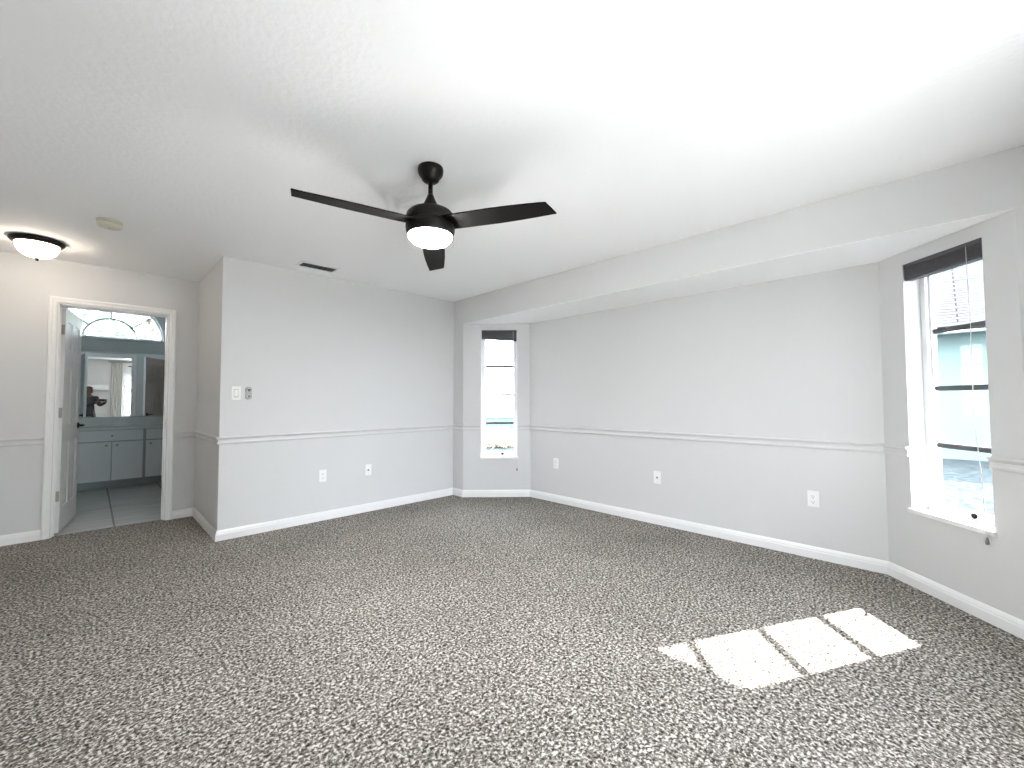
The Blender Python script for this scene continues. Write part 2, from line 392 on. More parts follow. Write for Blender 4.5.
# travel so that the room is on the right -> mirror profiles
bp_r = [(-o, z) for o, z in bprof]; cp_r = [(-o, z) for o, z in cprof]
mb = MB(); mb.sweep(bp_r, loop_in); struct('baseboard_right', mb, MT['trim'])
mb = MB(); mb.sweep(bp_r, [(SL0-.06, YB), (XL, YB), (XL, YD), (DX0-CW, YD)]); struct('baseboard_left', mb, MT['trim'])
wr0 = onedge(A4, A3, RW[0]); wr1 = onedge(A4, A3, RW[1]); wl0 = onedge(A2, A1, LWn[0]); wl1 = onedge(A2, A1, LWn[1])
mb = MB(); mb.sweep(cp_r, [(DX1+CW, YD), (XP, YD), (XP, YF), (XR, YF), A1, wl1]); struct('trim_1', mb, MT['wall'])
mb = MB(); mb.sweep(cp_r, [wl0, A2, A3, wr1]); struct('trim_2', mb, MT['wall'])
mb = MB(); mb.sweep(cp_r, [wr0, A4, (XR, YB)]); struct('trim_3', mb, MT['wall'])
mb = MB(); mb.sweep(cp_r, [(SL0-.3, YB), (XL, YB), (XL, YD), (DX0-CW, YD)]); struct('trim_4', mb, MT['wall'])
mb = MB(); mb.sweep(bp_r, [(BXL, YI), (BXL, 8.0)]); struct('baseboard_bathroom', mb, MT['trim'])

# ------------------------------------------------------------------ door 1: bedroom to bathroom
def casing(mb, x0, x1, zt, y, sgn, w=CW):
    """moulded casing on a wall face y, sticking out along sgn; mitred"""
    pr = [(0.004, 0), (0.004, .012), (.012, .016), (.030, .016), (.036, .020), (.048, .020), (w, .013), (w, 0)]  # (distance from the opening, out)
    path = [((x0, 0), (-1, 0)), ((x0, zt), (-1, 1)), ((x1, zt), (1, 1)), ((x1, 0), (1, 0))]
    k = len(pr); vs = []
    for (px, pz), (dx, dz) in path:
        for o, t in pr: vs.append((px+dx*o, y+sgn*t, pz+dz*o))
    fs = [(i*k+j, (i+1)*k+j, (i+1)*k+(j+1) % k, i*k+(j+1) % k) for i in range(3) for j in range(k)]
    fs += [tuple(range(k)), tuple(3*k+j for j in range(k))]
    mb.add(vs, fs); return mb
def panel_door(w, h, t=0.035):
    """six panel leaf, hinge edge at x=0, running along +x, thickness along y 0..t, z 0..h"""
    mb = MB(); mb.box(0, w, .011, t-.011, 0, h)
    st, mid = 0.11*w/.74, 0.10*w/.74
    cols = [(st, (w-mid)/2), ((w+mid)/2, w-st)]
    rows = [(0.215, 0.80), (0.965, 1.555), (1.655, h-.115)]
    for y0, y1 in ((0, .0112), (t-.0112, t)):
        mb.box(0, st, y0, y1, 0, h); mb.box(w-st, w, y0, y1, 0, h); mb.box(cols[0][1], cols[1][0], y0, y1, 0, h)
        for a, b in ((0, rows[0][0]), (rows[0][1], rows[1][0]), (rows[1][1], rows[2][0]), (rows[2][1], h)):
            for c0, c1 in cols: mb.box(c0, c1, y0, y1, a, b)
        for c0, c1 in cols:
            for a, b in rows:
                e, g = .022, .045
                yb, yo = (.0108, .003) if y0 == 0 else (t-.0108, t-.003)
                o = [(c0+e, yb, a+e), (c1-e, yb, a+e), (c1-e, yb, b-e), (c0+e, yb, b-e)]
                i = [(c0+g, yo, a+g), (c1-g, yo, a+g), (c1-g, yo, b-g), (c0+g, yo, b-g)]
                mb.add(o+i, [(0, 1, 5, 4), (1, 2, 6, 5), (2, 3, 7, 6), (3, 0, 4, 7), (4, 5, 6, 7)])
    return mb
def lever(parent, x, z, t=0.035, inward=-1):
    """lever sets on both faces of a leaf (leaf coordinates)"""
    for s, y in ((-1, 0), (1, t)):
        mb = MB(); mb.lathe([(0, 0), (.031, 0), (.031, .006), (.027, .010), (.012, .012), (.010, .045), (0, .047)], (0, 0, 0), 24, 'Y')
        mb.tube([(0, -.042, 0), (inward*.03, -.050, 0), (inward*.075, -.050, .003), (inward*.115, -.046, -.004)], [.009, .009, .008, .006], 10)
        if s == 1: mb.v = [(px, -py, pz) for px, py, pz in mb.v]
        mb.build('lever_handle', MT['bronze'], parent, (x, y, z))
d1 = empty('door_1', (DX0, YI, 0), 0, 'white six-panel door standing open into the bathroom, with dark lever handle', None, None, 'structure')
def rel(mb, o): 
    inv = Matrix.Translation(Vector(o)); inv.invert(); return inv
I1 = rel(None, (DX0, YI, 0))
mb = MB(); casing(mb, DX0, DX1, DH, YD, -1); mb.build('door_casing', MT['trim'], d1, mtx=I1)
mb = MB(); casing(mb, DX0, DX1, DH, YI, 1); mb.build('door_casing', MT['trim'], d1, mtx=I1)
JT = 0.009
mb = MB(); mb.box(DX0, DX0+JT, YD, YI, -.006, DH).box(DX1-JT, DX1, YD, YI, -.006, DH).box(DX0+JT, DX1-JT, YD, YI, DH-JT, DH)
mb.box(DX0+JT, DX0+JT+.012, YD+.045, YI-.038, -.006, DH-JT).box(DX1-JT-.012, DX1-JT, YD+.045, YI-.038, -.006, DH-JT).box(DX0+JT, DX1-JT, YD+.045, YI-.038, DH-JT-.012, DH-JT)
mb.build('door_jamb', MT['trim'], d1, mtx=I1)
LEAFW, LEAFH = DX1-DX0-2*JT-.006, DH-JT-.016
leaf = panel_door(LEAFW, LEAFH).build('door_leaf', MT['door'], d1)
leaf.location = (JT+.002+.035, .004, .008); leaf.rotation_euler = (0, 0, R(82.6))
lever(leaf, LEAFW-.065, .93)
for hz in (0.325, 1.075, 1.83):
    mb = MB(); mb.tube([(-.006, .036, -.045), (-.006, .036, .045)], .007, 10)
    mb.box(-.0025, 0, .003, .034, -.045, .045)
    mb.box(-.006, -.002, .030, .036, -.045, .045)
    for sz in (-.03, 0, .03): mb.lathe([(0, .0), (.004, .0), (.003, .0012), (0, .0015)], (-.0025, .018, sz), 8, 'X')
    mb.build('hinge', MT['metal'], leaf, (0, 0, hz))

# ------------------------------------------------------------------ door 2: small room off the bathroom, ajar
d2 = empty('door_2', (BXR, D2Y0, 0), 0, 'six-panel door ajar, shade tinted into its white paint, seen in the bathroom mirror', None, None, 'structure')
mb = MB()
jm = [(BXR, BXR+.12, D2Y0, D2Y0+JT, -.006, 2.05), (BXR, BXR+.12, D2Y1-JT, D2Y1, -.006, 2.05), (BXR, BXR+.12, D2Y0+JT, D2Y1-JT, 2.05-JT, 2.05)]
for b in jm: mb.box(*b)
mb.build('door_jamb', MT['trim'], d2, mtx=rel(None, (BXR, D2Y0, 0)))
mb = MB(); mb.box(BXR-.016, BXR, D2Y0-.062, D2Y0+.004, -.006, 2.115).box(BXR-.016, BXR, D2Y1-.004, D2Y1+.062, -.006, 2.115).box(BXR-.016, BXR, D2Y0+.004, D2Y1-.004, 2.046, 2.115)
mb.build('door_casing', MT['trim'], d2, mtx=rel(None, (BXR, D2Y0, 0)))
l2 = panel_door(.66, 2.02).build('door_leaf', MT['doorshade'], d2)
l2.location = (-.02, JT+.004, .006); l2.rotation_euler = (0, 0, R(120))
lever(l2, .60, .92)
MB().box(.6601, .6615, .0, .035, 0, 2.02).build('leaf_edge', MT['trim'], l2, label='white painted edge of the leaf')

# ------------------------------------------------------------------ bay windows
def bay_window(name, A, e, hole, label, blind_label, tilt, cordpts, tx):
    """A = start corner, e = edge number; local frame: x along the wall from hole start, y outwards, z up"""
    d = off[e][1]; o = Vector(A)+d*hole[0]
    w = hole[1]-hole[0]
    ang = math.atan2(d.y, d.x)
    # local x = d, local y must point outwards: outward = (d.y,-d.x) which is -90deg from d, so mirror: use rotation ang and y negative
    root = empty(name, (o.x, o.y, 0), ang, label, None, None, 'structure')
    def B(mb, x0, x1, y0, y1, z0, z1): return mb.box(x0, x1, -y0, -y1, z0, z1)   # y outward
    fr, yo, yi = .034, .165, .105
    mb = MB()
    B(mb, 0, fr, yi, yo, WZ0, WZ1); B(mb, w-fr, w, yi, yo, WZ0, WZ1); B(mb, fr, w-fr, yi, yo, WZ1-fr, WZ1); B(mb, fr, w-fr, yi, yo, WZ0, WZ0+fr+.012)
    # stepped inner stops
    B(mb, fr, fr+.013, yi+.02, yo-.01, WZ0+fr+.012, WZ1-fr); B(mb, w-fr-.013, w-fr, yi+.02, yo-.01, WZ0+fr+.012, WZ1-fr)
    mb.build('window_frame', MT['alu'], root)
    g0, g1, z0, z1 = fr+.013, w-fr-.013, WZ0+fr+.012, WZ1-fr
    bars = [0.893, 1.247, 1.607]
    zz = [z0]+bars+[z1]
    for a, b in zip(zz, zz[1:]):
        B(MB(), g0, g1, .142, .146, a+.004, b-.004).build('glass_pane', MT['glass'], root)
    for zb in bars:
        mb = MB(); B(mb, g0, g1, .134, .152, zb-.015, zb+.015); B(mb, g0, g1, .128, .134, zb-.006, zb+.008)
        mb.build('window_bar', MT['bar'], root)
    # sill board
    mb = MB(); mb.bbox(-.012, w+.012, -yi, .018, WZ0-.022, WZ0+.004, .004); mb.build('window_sill', MT['sill'], root)
    # operator: crank and two latch knobs
    mb = MB(); mb.lathe([(0, 0), (.016, 0), (.014, .012), (0, .014)], (w*.42, -yi+.004, WZ0+.03), 14, 'Y')
    mb.build('latch_knob', MT['bronze'], root)
    mb = MB(); mb.lathe([(0, 0), (.02, 0), (.016, .018), (0, .02)], (w-.09, -yi+.002, WZ0+.035), 14, 'Y')
    mb.tube([(w-.09, -yi+.022, WZ0+.035), (w-.12, -yi+.035, WZ0+.075), (w-.15, -yi+.04, WZ0+.105)], [.007, .006, .006], 8)
    mb.lathe([(0, -.012), (.008, -.008), (.009, .006), (0, .012)], (w-.152, -yi+.04, WZ0+.11), 10)
    mb.build('crank_handle', MT['alu'], root)
    # the raised blind
    bl = empty('window_blind', (o.x, o.y, 0), ang, blind_label, 'blind', 'raised bay window blinds')
    mb = MB(); mb.box(.006, w-.006, -.055, .0, WZ1-.028, WZ1-.001); mb.build('head_rail', MT['blind'], bl)
    mb = MB(); ns = 20
    za, zb = WZ1-.030, WZ1-.094
    for i in range(ns):
        z = za+(zb-za)*i/ns-max(0, -tilt)*i/ns
        s = tilt*i/ns
        dy = random.uniform(-.002, .002)
        mb.hexa([(.008, -.052+dy, z-.0022-s*0), (w-.008, -.052+dy, z-.0022-s), (w-.008, -.001+dy, z-.0022-s), (.008, -.001+dy, z-.0022)],
                [(.008, -.052+dy, z), (w-.008, -.052+dy, z-s), (w-.008, -.001+dy, z-s), (.008, -.001+dy, z)])
    mb.build('slat_stack', MT['blind'], bl); zb -= max(0, -tilt)
    mb = MB(); mb.hexa([(.008, -.05, zb-.014), (w-.008, -.05, zb-.014-tilt), (w-.008, -.003, zb-.014-tilt), (.008, -.003, zb-.014)],
                       [(.008, -.05, zb), (w-.008, -.05, zb-tilt), (w-.008, -.003, zb-tilt), (.008, -.003, zb)])
    mb.build('bottom_rail', MT['blind'], bl)
    mb = MB(); mb.tube(cordpts, .0016, 6); cd = mb.build('pull_cord', MT['cord'], bl)
    x, y, z = cordpts[-1]
    mb = MB(); mb.lathe([(0, 0), (.004, -.004), (.009, -.030), (.007, -.040), (0, -.042)], (x, y, z), 12); mb.build('tassel', MT['tassel'], cd)
    return root
w = RW[1]-RW[0]
# along-wall distances in my measurements run from A3; local x runs from A4 for the right window
def rx(t): return LW-t-RW[0]
bay_window('window_1', A4, 0, RW, 'tall narrow bay window on the right with three grey bars and daylight', 'raised charcoal blind at the top of the right-hand bay window, cord hanging past sill', 0.0,
    [(rx(.581), .004, 2.03), (rx(.592), .006, 1.56), (rx(.588), .006, 1.07), (rx(.618), .012, .80), (rx(.645), .026, .52), (rx(.648), .026, .455)], 0)
def lx(t): return LW2-t-LWn[0]
bay_window('window_2', A2, 2, LWn, 'tall narrow bay window in the far left of the bay with three grey bars', 'raised charcoal blind at the top of the far-left bay window, drooping at one end', -0.028,
    [(lx(.619), .004, 2.03), (lx(.640), .006, 1.43), (lx(.652), .012, .9), (lx(.660), .028, .49), (lx(.661), .028, .36)], 0)

# ------------------------------------------------------------------ arched window of the bathroom
w3 = empty('window_3', (AC, YM, AZ), 0, 'half-round sunburst window above the bathroom mirror', None, None, 'structure')
def arc_band(mb, r0, r1, y0, y1, n=40, c=(0, 0)):
    for i in range(n):
        t0, t1 = math.pi*i/n, math.pi*(i+1)/n
        p = [(r0*math.cos(t), r0*math.sin(t)) for t in (t0, t1)]; q = [(r1*math.cos(t), r1*math.sin(t)) for t in (t0, t1)]
        mb.hexa([(p[0][0], y0, p[0][1]), (q[0][0], y0, q[0][1]), (q[1][0], y0, q[1][1]), (p[1][0], y0, p[1][1])],
                [(p[0][0], y1, p[0][1]), (q[0][0], y1, q[0][1]), (q[1][0], y1, q[1][1]), (p[1][0], y1, p[1][1])])
    return mb
mb = MB(); arc_band(mb, AR-.03, AR, .06, .12); mb.box(-AR, AR, .06, .12, 0, .03); mb.build('window_frame', MT['alu'], w3)
mb = MB(); arc_band(mb, .282, .300, .075, .105); mb.build('muntin_arc', MT['bar'], w3)
for a in (38, 90, 142):
    c, s = math.cos(R(a)), math.sin(R(a)); q = .008
    mb = MB(); mb.hexa([(.300*c+q*s, .075, .300*s-q*c), ((AR-.03)*c+q*s, .075, (AR-.03)*s-q*c), ((AR-.03)*c-q*s, .075, (AR-.03)*s+q*c), (.300*c-q*s, .075, .300*s+q*c)],
                       [(.300*c+q*s, .105, .300*s-q*c), ((AR-.03)*c+q*s, .105, (AR-.03)*s-q*c), ((AR-.03)*c-q*s, .105, (AR-.03)*s+q*c), (.300*c-q*s, .105, .300*s+q*c)])
    mb.build('muntin_spoke', MT['bar'], w3)
vs = [((AR-.03)*math.cos(math.pi*i/40), .09, (AR-.03)*math.sin(math.pi*i/40)) for i in range(41)]
mb = MB(); mb.add(vs+[(x, .093, z) for x, y, z in vs], [tuple(range(41)), tuple(range(81, 40, -1))]+[(i, i+1, 42+i, 41+i) for i in range(40)]); mb.build('glass_pane', MT['glass'], w3)
mb = MB(); mb.bbox(-AR-.03, AR+.03, -.035, .06, -.022, .002, .004); mb.build('window_sill', MT['bath'], w3)

# ------------------------------------------------------------------ sliding glass door behind the viewer
d3 = empty('door_3', (SL0, YB, 0), 0, 'white-framed sliding glass door, bright in the bathroom mirror', None, None, 'structure')
sw = SL1-SL0
mb = MB(); mb.box(0, .045, -.16, -.03, 0, SLH).box(sw-.045, sw, -.16, -.03, 0, SLH).box(.045, sw-.045, -.16, -.03, SLH-.045, SLH).box(.045, sw-.045, -.16, -.03, 0, .03)
mb.build('door_frame', MT['alu'], d3)
for x0, x1, y in ((.045, sw/2+.03, -.085), (sw/2-.03, sw-.045, -.13)):
    mb = MB(); mb.box(x0, x0+.05, y-.016, y+.016, .03, SLH-.045).box(x1-.05, x1, y-.016, y+.016, .03, SLH-.045).box(x0+.05, x1-.05, y-.016, y+.016, SLH-.1, SLH-.045).box(x0+.05, x1-.05, y-.016, y+.016, .03, .11)
    pn = mb.build('sliding_panel', MT['alu'], d3)
    MB().box(x0+.05, x1-.05, y-.003, y+.003, .11, SLH-.1).build('glass_pane', MT['glass'], pn)

# ------------------------------------------------------------------ ceiling fan
FX, FY = 1.279, 1.911
fan = empty('ceiling_fan', (FX, FY, H), 0, 'dark bronze three-blade ceiling fan with lit white dome, hanging from the ceiling', 'ceiling fan')
MB().lathe([(0, 0), (.067, 0), (.069, -.010), (.067, -.030), (.060, -.044), (.050, -.055), (.045, -.068), (.035, -.077), (.018, -.081), (0, -.082)], n=40).build('canopy', MT['bronze'], fan)
MB().lathe([(0, -.085), (.0125, -.085), (.0125, -.19), (0, -.19)], n=20).build('downrod', MT['bronze'], fan, (0, 0, .012))
MB().lathe([(0, -.155), (.014, -.156), (.020, -.172), (.034, -.205), (.044, -.226), (.050, -.236), (.052, -.246), (0, -.248)], n=36).build('yoke_cover', MT['bronze'], fan, (0, 0, .012))
MB().lathe([(0, -.236), (.052, -.238), (.085, -.244), (.112, -.256), (.126, -.272), (.130, -.290), (.130, -.318), (.127, -.320), (0, -.321)], n=56).build('motor_housing', MT['bronze'], fan, (0, 0, .012))
MB().lathe([(0, -.318), (.127, -.319), (.130, -.323), (.131, -.345), (.128, -.366), (.123, -.384), (.116, -.386), (.112, -.370), (0, -.366)], n=56).build('light_ring', MT['bronze'], fan, (0, 0, .012))
MB().lathe([(0, -.372), (.115, -.374), (.117, -.384), (.112, -.400), (.098, -.416), (.074, -.428), (.040, -.435), (0, -.437)], n=56).build('light_dome', MT['fanlamp'], fan, (0, 0, .012), label='white glass dome, lit')
def blade_mb():
    mb = MB(); prof = [(.105, .064), (.15, .065), (.21, .066), (.28, .066), (.38, .067), (.48, .064), (.58, .058), (.64, .053), (.680, .050)]
    top, bot = [], []
    for x, hw in prof:
        slant = 0.012 if x > .67 else 0
        z = -.034*(x/.69)
        top += [(x-slant, -hw, z+.003), (x, 0, z+.0045), (x+slant, hw, z+.003)]
        bot += [(x-slant, -hw, z-.003), (x, 0, z-.003), (x+slant, hw, z-.003)]
    n = len(prof); fs = []
    for i in range(n-1):
        for j in range(2):
            a = i*3+j; fs += [(a, a+3, a+4, a+1), (3*n+a, 3*n+a+1, 3*n+a+4, 3*n+a+3)]
        fs += [(i*3, 3*n+i*3, 3*n+i*3+3, i*3+3), (i*3+2, i*3+5, 3*n+i*3+5, 3*n+i*3+2)]
    fs += [(0, 1, 2, 3*n+2, 3*n+1, 3*n), tuple([3*n-3, 3*n-2, 3*n-1, 6*n-1, 6*n-2, 6*n-3])]
    mb.add(top+bot, fs); return mb
bmesh_data = None
for a in (174.8, -67.5, 53.0):
    if bmesh_data is None:
        b0 = blade_mb().build('blade', MT['blade'], fan); bmesh_data = b0.data; o = b0
        ir = MB(); ir.hexa([(.085, -.030, -.007), (.165, -.022, -.009), (.165, .022, -.009), (.085, .030, -.007)], [(.085, -.030, .004), (.165, -.022, .0055), (.165, .022, .0055), (.085, .030, .004)])
        i0 = ir.build('blade_bracket', MT['bronze'], o); idata = i0.data
    else:
        o = bpy.data.objects.new('blade', bmesh_data); COL.objects.link(o); o.parent = fan
        i = bpy.data.objects.new('blade_bracket', idata); COL.objects.link(i); i.parent = o
    o.location = (0, 0, -.310)
    o.rotation_euler = (Matrix.Rotation(R(a), 3, 'Z') @ Matrix.Rotation(R(-9), 3, 'X')).to_euler()

# ------------------------------------------------------------------ flush ceiling light, detector, register
fl = empty('ceiling_light', (-.320, 4.905, H), 0, 'lit flush dome ceiling light with dark bronze rim before the door', 'ceiling light')
MB().lathe([(0, 0), (.140, 0), (.151, -.006), (.153, -.016), (.148, -.026), (.137, -.036), (.128, -.042), (.121, -.040), (.118, -.026), (0, -.024)], n=56).build('rim', MT['bronze'], fl)
MB().lathe([(0, -.032), (.119, -.034), (.121, -.050), (.113, -.078), (.096, -.106), (.068, -.128), (.034, -.139), (0, -.143)], n=56).build('glass_shade', MT['flush'], fl, label='white glass bowl, lit')
MB().lathe([(0, -.146), (.012, -.149), (.013, -.155), (.007, -.160), (.010, -.166), (.006, -.173), (0, -.175)], n=20).build('finial', MT['bronze'], fl, (0, 0, .007))
sd = empty('smoke_detector', (.066, 4.05, H), 0, 'round ivory smoke detector on the ceiling beside the flush light', 'smoke detector')
MB().lathe([(0, 0), (.070, 0), (.070, -.010), (.066, -.013), (0, -.014)], n=40).build('base', MT['ivory'], sd)
o = MB().lathe([(0, .010), (.060, .010), (.066, .004), (.066, -.010), (.058, -.022), (.040, -.027), (0, -.028)], n=40).build('cover', MT['ivory'], sd, (0, 0, -.023)); o.rotation_euler = (R(4), R(3), 0)
MB().lathe([(0, 0), (.010, 0), (.009, -.004), (0, -.0045)], n=16).build('test_button', MT['greyplastic'], o, (.0, -.02, -.026))
vent = empty('air_vent', (1.487, 4.085, H), 0, 'white ceiling air register with dark slots near the far wall', 'vent')
vx, vy = .178, .095
mb = MB()
ring_o = [(-vx, -vy), (vx, -vy), (vx, vy), (-vx, vy)]; ring_i = [(-vx+.028, -vy+.028), (vx-.028, -vy+.028), (vx-.028, vy-.028), (-vx+.028, vy-.028)]
vs = [(*p, -.001) for p in ring_o]+[(*p, -.009) for p in ring_i]+[(*p, .0) for p in ring_o]+[(*p, -.0) for p in ring_i]
fs = []
for i in range(4):
    j = (i+1) % 4; fs += [(i, j, 4+j, 4+i), (4+i, 4+j, 12+j, 12+i), (8+i, 12+i, 12+j, 8+j), (i, 8+i, 8+j, j)]
mb.add(vs, fs); mb.build('frame', MT['trim'], vent)
MB().box(-vx+.026, vx-.026, -vy+.026, vy-.026, -.002, -.0005).build('duct_opening', MT['dark'], vent, label='dark opening behind the louvres')
for k in range(3):
    y = -.040+.040*k
    mb = MB(); mb.hexa([(-vx+.028, y-.012, -.013), (vx-.028, y-.012, -.013), (vx-.028, y-.010, -.013), (-vx+.028, y-.010, -.013)],
                       [(-vx+.028, y+.008, -.003), (vx-.028, y+.008, -.003), (vx-.028, y+.010, -.003), (-vx+.028, y+.010, -.003)])
    mb.build('louvre', MT['greyplastic'], vent)

# ------------------------------------------------------------------ wall plates. local: face towards -y, x right, z up
def slots(mb, z):
    mb.box(-.0085, -.006, -.0102, -.0090, z-.002, z+.007); mb.box(.006, .0085, -.0102, -.0090, z-.001, z+.006)
    mb.lathe([(0, 0), (.003, 0), (.003, .0012), (0, .0012)], (0, -.0090, z-.009), 12, 'Y'); return mb
def outlet(loc, rz, label):
    t = empty('wall_outlet', loc, rz, label, 'outlet', 'duplex wall outlets')
    MB().bbox(-.0355, .0355, -.0065, 0, -.0585, .0585, .002).build('plate', MT['plate'], t)
    for z in (-.0205, .0205):
        mb = MB(); pts = []
        for i in range(24):
            a = 2*math.pi*i/24; pts.append((max(-.0165, min(.0165, .0185*math.cos(a))), .0145*math.sin(a)))
        n = 24; mb.add([(x, -.006, z+q) for x, q in pts]+[(x, -.0092, z+q) for x, q in pts], [tuple(range(n)), tuple(range(2*n-1, n-1, -1))]+[(i, (i+1) % n, n+(i+1) % n, n+i) for i in range(n)])
        r = mb.build('receptacle', MT['plate'], t)
        slots(MB(), z).build('slots', MT['dark'], r)
    MB().lathe([(0, .006), (.003, .006), (.0025, .0078), (0, .008)], (0, 0, 0), 12, 'Y').build('screw', MT['metal'], t)
    return t
def jack(loc, rz, label):
    t = empty('cable_jack', loc, rz, label, 'wall plate', 'cable jack plates')
    MB().bbox(-.0355, .0355, -.0065, 0, -.0585, .0585, .002).build('plate', MT['plate'], t)
    MB().lathe([(0, .006), (.0085, .006), (.0085, .009), (.005, .010), (.005, .018), (0, .018)], (0, 0, 0), 16, 'Y').build('connector', MT['midgrey'], t)
    for z in (-.042, .042): MB().lathe([(0, .006), (.003, .006), (.0025, .0078), (0, .008)], (0, 0, z), 10, 'Y').build('screw', MT['metal'], t)
    return t
outlet((1.656, YF, .437), 0, 'white duplex outlet low on the far wall, left of the cable plate')
jack((2.132, YF, .441), 0, 'white cable plate low on the far wall, right of the outlet')
outlet((XB, 3.168, .446), R(-90), 'white outlet low on the bay back wall, beside the far-left window')
jack((XB, 1.927, .441), R(-90), 'white cable plate low on the middle of the bay back wall')
outlet((XB, .696, .437), R(-90), 'white duplex outlet low on the bay wall nearest the right window')
sw_ = empty('light_switch', (.905, YF, 1.252), 0, 'white rocker light switch on the far wall near the corridor corner', 'light switch')
MB().bbox(-.0355, .0355, -.0065, 0, -.0585, .0585, .002).build('plate', MT['plate'], sw_)
mb = MB(); mb.box(-.018, .018, -.0072, -.006, -.036, .036); mb.build('rocker_frame', MT['greyplastic'], sw_)
mb = MB(); mb.hexa([(-.0155, -.0070, -.032), (.0155, -.0070, -.032), (.0155, -.006, -.032), (-.0155, -.006, -.032)], [(-.0155, -.0115, .032), (.0155, -.0115, .032), (.0155, -.006, .032), (-.0155, -.006, .032)]); mb.build('rocker', MT['plate'], sw_)
rb = empty('remote_holder', (1.000, YF, 1.254), 0, 'small grey figure-eight remote holder on the wall beside the light switch', 'remote holder')
mb = MB(); pts = []
for i in range(36):
    a = 2*math.pi*i/36; r = .026*(1+.0*math.cos(2*a)); z = .031 if math.sin(a) >= 0 else -.031
    x = .026*math.cos(a); q = z+.025*math.sin(a)
    pts.append((x, q))
pts.insert(0, (.0215, 0.0)); pts.insert(19+1, (-.0215, 0.0))
n = len(pts); mb.add([(x, 0, q) for x, q in pts]+[(x, -.016, q) for x, q in pts]+[(x*.9, -.019, q*.95) for x, q in pts],
    [tuple(range(n)), tuple(range(3*n-1, 2*n-1, -1))]+[(i, (i+1) % n, n+(i+1) % n, n+i) for i in range(n)]+[(n+i, n+(i+1) % n, 2*n+(i+1) % n, 2*n+i) for i in range(n)])
mb.build('holder_body', MT['greyplastic'], rb)
mb = MB(); mb.box(-.013, .013, -.021, -.0188, .026, .034).box(-.005, .005, -.021, -.0188, .014, .026); mb.build('upper_slot', MT['dark'], rb)
mb = MB(); mb.add([(-.009, -.0188, -.036), (.009, -.0188, -.036), (0, -.0188, -.020), (-.009, -.021, -.036), (.009, -.021, -.036), (0, -.021, -.020)], [(0, 1, 2), (5, 4, 3), (0, 3, 4, 1), (1, 4, 5, 2), (2, 5, 3, 0)]); mb.build('lower_slot', MT['dark'], rb)

# ------------------------------------------------------------------ bathroom vanity
CY0, CTOP = 8.03, 0.800
def cabinet(x0, x1, label, doors, knob_left=False):
    t = empty('vanity_cabinet', (x0, YM, -.006), 0, label, 'cabinet', 'bathroom vanity cabinets')
    w = x1-x0; d = YM-CY0
    MB().box(0, w, -d+.001, -.002, .10, CTOP).build('carcass', MT['cabshade'], t)
    MB().box(0, w, -d+.07, -.002, 0, .10).build('toe_kick', MT['cabshade'], t)
    y0, y1 = -d-.018, -d
    drawer = MB().bbox(.016, w-.016, y0, y1, .648, .792, .003).build('drawer_front', MT['cab'], t)
    knob = [(0, 0), (.005, .0), (.005, .010), (.013, .015), (.014, .021), (.009, .026), (0, .027)]
    MB().lathe(knob, (w/2, y0, .718), 18, 'Y').build('knob', MT['metal'], drawer)
    n = doors; dw = (w-.032-.009*(n-1))/n
    for k in range(n):
        a = .016+k*(dw+.009)
        dr = MB().bbox(a, a+dw, y0, y1, .112, .634, .003).build('door', MT['cab'], t)
        kx = a+dw-.05 if (k == 0 and n > 1) else a+.05
        MB().lathe(knob, (kx, y0, .590), 18, 'Y').build('knob', MT['metal'], dr)
    return t
cabinet(-.118, .562, 'white vanity cabinet with one drawer above two doors, beside the open door', 2)
cabinet(.562, 1.055, 'white vanity cabinet at the right, cut off by the door jamb', 1)
cabinet(BXL+.003, -.118, 'white vanity cabinet hidden behind the open bathroom door', 2)
ct = empty('vanity_countertop', (0, YM, CTOP-.006), 0, 'pale marble countertop with backsplash on the white vanity cabinets', 'countertop')
mb = MB(); mb.bbox(BXL+.002, BXR-.003, CY0-.035-YM, -.001, 0, .036, .006); mb.build('slab', MT['counter'], ct)
MB().bbox(BXL+.002, BXR-.003, -.022, -.001, .036, .155, .004).build('backsplash', MT['counter'], ct)
mb = MB()
cx, cy = .80, -.25
ring = []
for rr, z in ((.22, .0362), (.214, .043), (.200, .045), (.190, .040), (.186, .0365)):
    ring.append([(cx+rr*math.cos(2*math.pi*i/36), cy+rr*.74*math.sin(2*math.pi*i/36), z) for i in range(36)])
vs = sum(ring, []); fs = [(k*36+i, k*36+(i+1) % 36, (k+1)*36+(i+1) % 36, (k+1)*36+i) for k in range(4) for i in range(36)]
mb.add(vs, fs, True); mb.build('sink_rim', MT['plate'], ct)
mr = empty('wall_mirror', (0, YM, .96), 0, 'wide frameless mirror on the bathroom wall above the vanity countertop', 'mirror')
mr.rotation_euler = (0, 0, R(-.4))
MB().box(BXL+.03, BXR-.04, -.016, -.010, 0, .94).build('mirror_glass', MT['mirror'], mr)
for x in (-.6, 0, .6): MB().box(x-.012, x+.012, -.020, -.0161, -.001, .010).build('mirror_clip', MT['metal'], mr)

